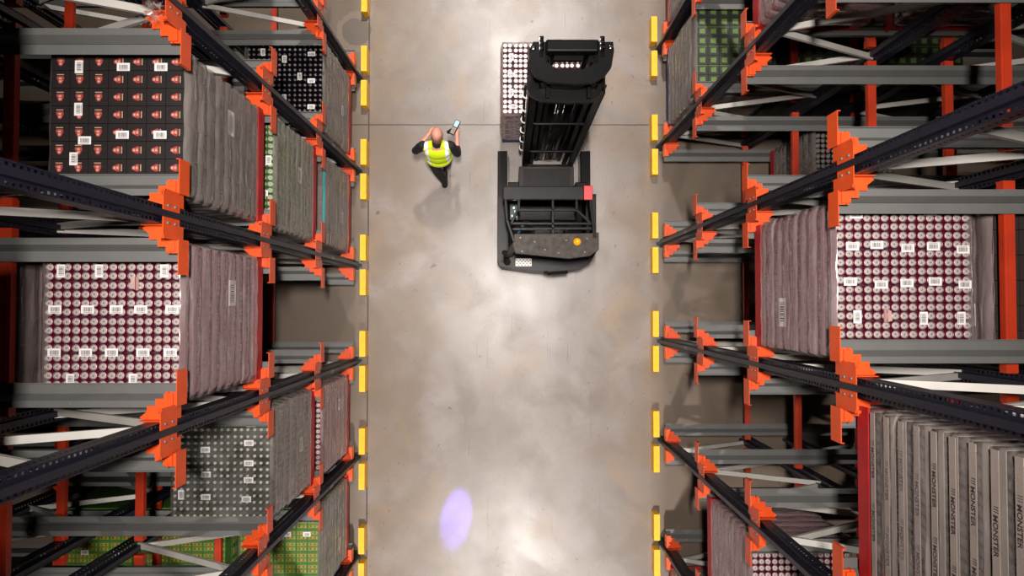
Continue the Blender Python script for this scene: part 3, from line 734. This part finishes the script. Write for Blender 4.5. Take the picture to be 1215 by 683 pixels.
tb(MB().tube([(.07, 1.28, 1.0), (.07, 1.28, 1.38)], .018, 8), 'terminal_stem', M_BLACKP)
tb(MB().tube([(.12, 1.02, 1.05), (.17, 1.1, 1.08), (.2, 1.16, 1.05)], [.02, .03, .02], 8), 'blue_cloth', mat('blue_cloth', (70, 120, 165), .8))
# overhead guard, z 2.2
G = 2.2
gr = MB(); gr.box(-.08, .94, 1.33, 1.5, G-.03, G+.03); tb(gr, 'guard_front_bar', M_DGREY, .01)
tb(MB().box(.94, 1.05, 1.33, 1.51, G-.03, G+.034), 'red_panel', mat('red_panel', (226, 18, 34), .4), .006, label='red panel at the right end of the guard bar')
m = MB(); pts = [(.06, .9), (1.02, .91), (1.13, .92), (1.13, .7), (1.02, .62), (.75, .585), (.08, .65), (.04, .75)]
m.prism(pts[::-1], G-.02, G+.015); tb(m, 'guard_rear_plate', M_SCUFF, .008)
m = MB()
for a, b in (((-.05, 1.35, G), (-.03, 1.08, G)), ((-.03, 1.08, G), (.06, .8, G)), ((1.02, 1.35, G), (1.06, 1.0, G)), ((1.06, 1.0, G), (1.08, .85, G)), ((.1, 1.2, G), (.02, 1.02, G)), ((.85, 1.2, G), (1.02, 1.04, G)),
             ((.1, 1.2, G), (.85, 1.2, G)), ((.02, 1.03, G), (1.04, 1.03, G)), ((.55, 1.36, G), (.55, .9, G)), ((.04, .96, G), (1.04, .97, G)), ((.12, 1.2, G), (.12, 1.36, G)), ((.85, 1.2, G), (.85, 1.36, G))):
    m.bar(a, b, .035, .05)
tb(m, 'guard_bars', M_BLACKP, .006)
for p0, p1 in (((-.06, 1.42, G), (-.07, 1.5, 1.0)), ((1.02, 1.42, G), (1.15, 1.5, 1.0)), ((.08, .76, G), (-.05, .7, 1.0)), ((1.08, .8, G), (1.14, .8, 1.0))):
    tb(MB().bar(p0, p1, .06, .08, up=(0, 1, 0)), 'guard_post', M_BLACKP, .008)
bc = MB().lathe([(.045, 0), (.045, .02), (.038, .022), (.038, .05), (.025, .07), (.008, .076)], 20, (.855, .8, G+.015))
tb(bc, 'beacon', mat('amber_lens', (255, 170, 10), .25, emit=(255, 160, 10), es=.8), label='round amber warning beacon')
m = MB(); rnd = random.Random(5)
m.box(.09, .32, .56, .67, 1.02, 1.026, 0)
for i in range(9):
    for j in range(4):
        if (i+j) % 2: m.box(.1+i*.024, .115+i*.024, .568+j*.025, .583+j*.025, 1.026, 1.03, 1)
tb(m, 'tread_plate', [mat('tread_white', (226, 220, 214), .4), M_RUBBER])
for x, y in ((.16, .68), (.32, .8), (.45, .7), (.62, .66), (.72, .82), (.95, .67), (.98, .84), (.14, .85)): tb(MB().lathe([(.009, 0), (.008, .005)], 8, (x, y, G+.015)), 'bolt', M_GALV)
tb(MB().tube([(.55, .46, .9), (.85, .48, .9)], .02, 8).box(.5, .56, .46, .5, .86, .94), 'rear_handle', M_RUBBER)
tb(MB().lathe([(.05, 0), (.05, .09), (.045, .1)], 14, (-.03, .62, 1.035)), 'cap_cover', M_RUBBER)
tb(MB().lathe([(.03, 0), (.035, .04), (.02, .05)], 12, (-.06, .66, G+.0)), 'blue_spotlight', M_RUBBER, label='small spotlight throwing the blue warning dot')
# mast
mz = 4.15
xl, xr = .2, .98
m = MB()
for x, d in ((xl, 1), (xr, -1)):
    m.box(x, x+d*.02, 2.16, 2.4, .12, mz-.25); m.box(x, x+d*.09, 2.16, 2.185, .12, mz-.25); m.box(x, x+d*.09, 2.375, 2.4, .12, mz-.25)
tb(m, 'outer_channel', M_MASTP, .004)
m = MB()
for x, d in ((xl+.1, 1), (xr-.1, -1)):
    m.box(x, x+d*.018, 2.19, 2.43, .2, mz-.05); m.box(x, x+d*.07, 2.19, 2.212, .2, mz-.05); m.box(x, x+d*.07, 2.408, 2.43, .2, mz-.05)
tb(m, 'middle_channel', M_MASTP, .003)
m = MB()
for x, d in ((xl+.19, 1), (xr-.19, -1)):
    m.box(x, x+d*.016, 2.24, 2.47, .3, mz); m.box(x, x+d*.055, 2.24, 2.26, .3, mz); m.box(x, x+d*.055, 2.45, 2.47, .3, mz)
tb(m, 'inner_channel', M_MASTP, .003)
for z, yy in ((.5, 2.17), (1.3, 2.2), (2.75, 2.2)):
    m = MB(); c0, c1 = xl+.04, xr-.04
    m.tube([(c0, yy, z), (c0+.06, yy-.05, z), (c1-.06, yy-.05, z), (c1, yy, z)], .016, 8)
    tb(m, 'cross_member', M_MASTP)
for x in (xl+.28, xr-.28):
    o = tb(MB().tube([(x, 2.3, .3), (x, 2.3, 3.1)], .04, 12), 'lift_cylinder', M_MASTP)
    tb(MB().tube([(x, 2.3, 3.1), (x, 2.3, mz-.1)], .024, 12), 'piston_rod', M_CHROME)
for x in (.52, .6, .68):
    tb(MB().box(x-.018, x+.018, 2.3, 2.312, .6, mz-.1), 'lift_chain', mat('chain_steel', (60, 58, 56), .4, .7, bump=.3, bscale=200))
m = MB()
for k in range(4): m.tube([(.54+.03*k, 2.22, .5), (.54+.03*k, 2.2, 2.2), (.54+.03*k, 2.24, 3.8)], .011, 8)
tb(m, 'hydraulic_hose', M_RUBBER)
M_CLIP = mat('zinc_clip', (215, 215, 210), .35, .1, k=.8)
for sx, x in ((-1, xl), (1, xr)):
    for k in range(6):
        z = .9+k*.5; o = MB()
        o.tube([(x+sx*(.005+.05*math.sin(a*PI/6)), 2.3+.045*math.cos(a*PI/6), z) for a in range(0, 7)], .009, 8)
        tb(o, 'hose_clip', M_CLIP)
    tb(MB().tube([(x+sx*.03, 2.3, .6), (x+sx*.03, 2.3, 3.7)], .014, 8), 'side_hose', M_RUBBER)
# mast head plates
def P(lst, z): return [rt(a, b, z) for a, b in lst]
o1 = P([(633, 46), (628, 56), (628, 76), (636, 88), (652, 95), (682, 97), (705, 95), (719, 87), (727, 76), (730, 58), (729, 46), (681, 46)], mz+.15)
i1 = P([(650, 60), (648, 64), (650, 70), (656, 76), (662, 79), (682, 79), (696, 79), (702, 76), (706, 70), (707, 64), (705, 60), (681, 60)], mz+.15)
m = MB(); m.ring(o1, i1, mz+.08, mz+.14); tb(m, 'mast_head_plate', M_BLACKP, .01)
o2 = P([(630, 60), (626, 72), (625, 100), (630, 111), (644, 118), (674, 120), (702, 118), (713, 110), (717, 98), (716, 72), (712, 60), (674, 60)], mz-.2)
i2 = P([(648, 68), (646, 76), (646, 92), (650, 98), (656, 101), (674, 102), (690, 101), (696, 98), (700, 92), (700, 76), (698, 68), (674, 68)], mz-.2)
m = MB(); m.ring(o2, i2, mz-.28, mz-.22); m.ring(P([(650, 101), (656, 103), (674, 104), (690, 103), (696, 101), (674, 100)], mz-.2), P([(650, 97), (656, 99), (674, 100), (690, 99), (696, 97), (674, 96)], mz-.2), mz-.22, mz-.1)
tb(m, 'mast_lower_plate', M_BLACKP, .01)
x0, y0 = rt(648, 58, mz+.25); x1, y1 = rt(712, 43, mz+.25)
m = MB(); m.box(x0, x1, y0, y1, mz+.14, mz+.25); tb(m, 'mast_crosshead', M_BLACKP, .02)
for xx in (643, 716):
    xa, ya = rt(xx, 50, mz+.2); m = MB()
    for dy in (-.03, .02, .06): m.add(MB().lathe([(.026, -.02), (.026, .02)], 14), Matrix.Translation((xa, ya+dy, mz+.19)) @ Matrix.Rotation(PI/2, 4, 'Y'))
    tb(m, 'chain_pulley', M_CHROME)
for xx, yy in ((633, 54), (726, 53)):
    xa, ya = rt(xx, yy, mz+.15); tb(MB().lathe([(.026, .14), (.026, .155), (.014, .16)], 14, (xa, ya, mz)), 'corner_bolt', M_CHROME)
for xx in (650, 699):
    xa, ya = rt(xx, 112, mz-.2); tb(MB().box(xa-.02, xa+.02, ya-.03, ya+.12, mz-.24, mz-.14), 'plate_bracket', M_BLACKP, .004)
# carriage and forks
m = MB(); m.box(.22, .96, 2.48, 2.52, .35, .5); m.box(.22, .96, 2.48, 2.52, .85, 1.0)
for x in (.3, .6, .86): m.box(x, x+.03, 2.48, 2.51, .35, 1.25)
tb(m, 'fork_carriage', M_MASTP, .004)
for x in (.24, .72):
    m = MB(); m.box(x, x+.12, 2.52, 2.56, .17, .95); m.box(x, x+.12, 2.52, 3.55, .13, .17); tb(m, 'fork', M_MASTP, .006)
pallet_load(1, 0, 0, 0, 'white', 'pallet load of pale can packs carried on the reach truck forks', dx=.96, dy=1.18, h=1.5, film='pink', pallet=M_BLUEP,
            world=(.5, 2.58, .172), rz=PI/2, labels=[(.8, .9, 0), (.78, .66, PI/2), (.55, .9, PI/2), (.3, .9, 0), (.1, .88, PI/2), (.86, .3, 0), (.86, .08, 0), (.3, .6, PI/2), (.05, .4, 0)], layers=11)
# blue warning spot thrown from the guard
sd = bpy.data.lights.new('blue_spot', 'SPOT'); sd.energy = 13000; sd.color = (.16, .1, 1); sd.spot_size = math.radians(6.9); sd.spot_blend = .55; sd.shadow_soft_size = .02
so = bpy.data.objects.new('blue_spot', sd); COL.objects.link(so); so.parent = truck; so.location = (-.06-.54, .56-1.4, 2.24)
tgt = Vector((-.83, -3.32, 0)); so.rotation_euler = (tgt-Vector((-.06, .56, 2.24))).to_track_quat('-Z', 'Y').to_euler()

# ------------------------------------------------------------------ person
PX, PY = -1.02, 2.12
man = thing('person', 'person in a yellow high-visibility vest walking with a handheld scanner', 'person', (PX, PY, 0))
def capsule(m, a, b, ra, rb, n=16):
    a, b = Vector(a), Vector(b); d = (b-a).normalized(); pts = []; rs = []
    for t in (1, .85, .5): pts.append(a-d*ra*t); rs.append(max(.001, ra*math.sqrt(max(0, 1-t*t))))
    pts.append(a); rs.append(ra); pts.append((a+b)/2); rs.append((ra+rb)/2); pts.append(b); rs.append(rb)
    for t in (.5, .85, 1): pts.append(b+d*rb*t); rs.append(max(.001, rb*math.sqrt(max(0, 1-t*t))))
    m.tube(pts, rs, n)
def ellip(m, c, r, R=None, n=20, k=12):
    e = MB(); prof = [(max(.001, math.sin(PI*i/k)), -math.cos(PI*i/k)) for i in range(k+1)]
    e.lathe(prof, n); e.f.append(tuple(range(n-1, -1, -1))); e.mi.append(0); e.sm.append(True)
    M = Matrix.Translation(c) @ (R.to_4x4() if R else Matrix()) @ Matrix.Diagonal((*r, 1)); m.add(e, M)
def blob(m, name, mt, vox, sm=6, parent=man):
    m2 = MB(); m2.add(m, Matrix.Translation((-PX, -PY, 0))); o = m2.build(name, mt, parent)
    r = o.modifiers.new('remesh', 'REMESH'); r.mode = 'VOXEL'; r.voxel_size = vox; r.use_smooth_shade = True
    s_ = o.modifiers.new('smooth', 'SMOOTH'); s_.factor = .5; s_.iterations = sm
    return o
hipL, hipR = (-1.12, 2.13, .93), (-.94, 2.13, .93)
kneeL, footL = (-1.08, 2.02, .5), (-1.02, 1.95, .09)      # trailing leg
kneeR, footR = (-.96, 2.36, .5), (-.96, 2.4, .09)         # leading leg
shL, shR = (-1.19, 2.2, 1.44), (-.81, 2.2, 1.44)
elL, elR = (-1.33, 2.19, 1.17), (-.735, 2.15, 1.17)
wrL, wrR = (-1.14, 2.40, 1.24), (-.74, 2.40, 1.2)
head = Vector((-.975, 2.3, 1.66))
b = MB()
ellip(b, (-1.02, 2.13, .98), (.16, .11, .13)); ellip(b, (-1.01, 2.16, 1.18), (.155, .11, .17)); ellip(b, (-1.0, 2.18, 1.36), (.18, .115, .14))
capsule(b, (-1.0, 2.2, 1.42), (-.98, 2.26, 1.56), .062, .058)
for a, c in ((shL, hipL), (shR, hipR)): capsule(b, a, Vector(a).lerp(Vector(c), .2), .055, .06)
for h_, k_, f_ in ((hipL, kneeL, footL), (hipR, kneeR, footR)):
    capsule(b, h_, k_, .085, .055); capsule(b, k_, f_, .055, .038); capsule(b, (f_[0], f_[1]-.03, .045), (f_[0], f_[1]+.15, .04), .042, .036)
for s_, e_, w_ in ((shL, elL, wrL), (shR, elR, wrR)): capsule(b, s_, e_, .05, .04); capsule(b, e_, w_, .04, .027)
# head: skull, face, jaw, nose, ears
R_ = Euler((math.radians(-22), 0, 0)).to_matrix()
def hp(x, y, z): return tuple(head + R_ @ Vector((x, y, z)))
ellip(b, hp(0, -.015, .03), (.078, .098, .088), R_); ellip(b, hp(0, .03, -.04), (.06, .07, .08), R_); ellip(b, hp(0, .06, -.09), (.035, .03, .028), R_)
ellip(b, hp(0, .105, -.02), (.012, .018, .022), R_, 10, 8)
for sx in (-1, 1): ellip(b, hp(sx*.08, -.005, -.01), (.009, .02, .032), R_, 10, 8)
ellip(b, hp(0, .088, .018), (.05, .012, .01), R_, 10, 8); ellip(b, hp(0, .092, -.062), (.025, .01, .008), R_, 10, 8)
# hands: palm, four fingers curled round the device, thumb from the palm's side
def hand(b, w_, fwd, side, grip):
    w_ = Vector(w_); fwd = Vector(fwd).normalized(); side = Vector(side).normalized(); up = side.cross(fwd) 
    if up.z < 0: up = -up
    capsule(b, w_, w_+fwd*.04, .026, .03, 12); pc = w_+fwd*.05
    for q in range(-2, 3): capsule(b, w_+fwd*.02+side*q*.008, pc+fwd*.03+side*q*.015, .015, .014, 8)
    for q, Ln in zip((-1.5, -.5, .5, 1.5), (.62, .72, .68, .52)):
        p0 = pc+fwd*.035+side*q*.02; p1 = p0+(fwd*.8-up*.3)*.055*Ln/.7; p2 = p1+(fwd*.2-up*.9*1)*.03+side*grip*.006; p3 = p2+(-fwd*.7-up*.3)*.022
        capsule(b, p0, p1, .0095, .009, 8); capsule(b, p1, p2, .009, .008, 8); capsule(b, p2, p3, .008, .007, 8)
    t0 = w_+fwd*.025+side*grip*.028; t1 = t0+fwd*.03+side*grip*.025+up*.008; t2 = t1+fwd*.03+up*.012-side*grip*.004
    capsule(b, t0, t1, .013, .0105, 8); capsule(b, t1, t2, .0105, .0085, 8)
hand(b, wrL, (.72, .68, .05), (.68, -.72, 0), 1)
hand(b, wrR, (-.08, 1, .05), (1, .08, 0), -1)
blob(b, 'body', M_SKIN, .006, 4)
eye = mat('eye', (40, 32, 28), .3)
for sx in (-1, 1):
    e = MB(); ellip(e, hp(sx*.03, .092, .0), (.011, .008, .008), R_, 10, 8)
    m2 = MB(); m2.add(e, Matrix.Translation((-PX, -PY, 0))); m2.build('eye', eye, man)
hr = MB()   # close-cropped fringe round the back of a bald head
for a in range(-6, 7):
    t_ = -PI/2 + a*.22; ellip(hr, hp(.071*math.cos(t_), -.012+.088*math.sin(t_), -.028), (.017, .017, .028), R_, 8, 6)
blob(hr, 'hair', mat('short_grey_brown_hair', (150, 96, 78), .8), .006, 3)
tr = MB()
ellip(tr, (-1.02, 2.13, .95), (.17, .125, .12))
for h_, k_, f_ in ((hipL, kneeL, footL), (hipR, kneeR, footR)):
    capsule(tr, h_, k_, .1, .072); capsule(tr, k_, (f_[0], f_[1], .14), .072, .058)
blob(tr, 'trousers', mat('black_trousers', (24, 22, 26), .85, bump=.2), .01, 5)
for nm, f_ in (('shoe', footL), ('shoe', footR)):
    s0 = MB(); capsule(s0, (f_[0], f_[1]-.05, .05), (f_[0], f_[1]+.17, .042), .05, .042); capsule(s0, (f_[0], f_[1]-.02, .1), (f_[0], f_[1], .06), .05, .05)
    blob(s0, nm, mat('black_shoe', (20, 19, 20), .6), .008, 4)
sh = MB(); ellip(sh, (-1.0, 2.18, 1.33), (.19, .125, .15)); capsule(sh, (-1.0, 2.2, 1.42), (-.99, 2.22, 1.49), .085, .072)
for s_, e_, w_ in ((shL, elL, wrL), (shR, elR, wrR)):
    capsule(sh, s_, e_, .068, .056); capsule(sh, e_, Vector(e_).lerp(Vector(w_), .3), .056, .048)
blob(sh, 'shirt', mat('black_shirt', (28, 28, 32), .85, bump=.2), .009, 4)
def vest_material():
    m = mat('high_visibility_yellow', (214, 240, 16), .6); nt = m.node_tree; p = nt.nodes['Principled BSDF']
    tc = nt.nodes.new('ShaderNodeTexCoord'); sx = nt.nodes.new('ShaderNodeSeparateXYZ'); nt.links.new(tc.outputs['Object'], sx.inputs[0]); X, Y, Z = sx.outputs
    ax = mnode(nt, 'ABSOLUTE', mnode(nt, 'SUBTRACT', X, .02))
    st = mnode(nt, 'MULTIPLY', mnode(nt, 'COMPARE', ax, .14, .027), mnode(nt, 'GREATER_THAN', Z, 1.05))
    st2 = mnode(nt, 'COMPARE', Z, 1.0, .006)
    f = mnode(nt, 'MAXIMUM', st, st2)
    mx = nt.nodes.new('ShaderNodeMix'); mx.data_type = 'RGBA'; nt.links.new(f, mx.inputs[0])
    mx.inputs[6].default_value = lin((214, 240, 14), .95) + (1,); mx.inputs[7].default_value = (.88, .9, .92, 1); nt.links.new(mx.outputs[2], p.inputs['Base Color'])
    return m
v = MB(); ellip(v, (-1.02, 2.135, 1.0), (.2, .15, .12)); ellip(v, (-1.01, 2.15, 1.17), (.195, .145, .2)); ellip(v, (-1.0, 2.17, 1.34), (.21, .14, .15))
capsule(v, (-1.16, 2.19, 1.43), (-1.09, 2.2, 1.475), .068, .055); capsule(v, (-.84, 2.19, 1.43), (-.91, 2.2, 1.475), .068, .055)
vest = blob(v, 'high_visibility_vest', vest_material(), .009, 4); vest['label'] = 'yellow vest with broad silver shoulder strips'
# handheld scanner in the right hand
sc_ = thing('handheld_scanner', 'black handheld scanner with a lit screen held in the person\'s right hand', 'scanner', (-.765, 2.5, 1.235), math.radians(-27))
MB().box(-.038, .038, -.11, .11, 0, .03).build('housing', mat('scanner_shell', (26, 27, 30), .4), sc_, bevel=.008)
MB().box(-.028, .028, .01, .098, .03, .032).build('screen', mat('lit_screen', (170, 205, 235), .2, emit=(180, 215, 240), es=.75), sc_)['label'] = 'pale blue lit screen'
m = MB()
for i in range(4):
    for j in range(5): m.box(-.027+i*.0145, -.016+i*.0145, -.098+j*.019, -.085+j*.019, .03, .035)
m.build('keypad', mat('keypad_grey', (186, 180, 170), .5), sc_)
MB().tube([(-.02, -.03, 0), (-.05, -.06, -.05), (-.075, -.085, -.09)], [.02, .024, .026], 12).build('pistol_grip', mat('grip_rubber', (34, 34, 36), .6), sc_)
# torn film caught on an orange bracket at the upper left
rnd = random.Random(11); m = MB()
pts = []
for k in range(60):
    p0 = Vector((-2.43+rnd.uniform(-.07, .06), 1.98+rnd.uniform(-.06, .06), 6.2+rnd.uniform(-.02, .05)))
    m.quad([p0, p0+Vector((rnd.uniform(-.05, .05), rnd.uniform(-.05, .05), rnd.uniform(-.03, .03))), p0+Vector((rnd.uniform(-.05, .05), rnd.uniform(-.05, .05), rnd.uniform(-.03, .03)))], 0, True)
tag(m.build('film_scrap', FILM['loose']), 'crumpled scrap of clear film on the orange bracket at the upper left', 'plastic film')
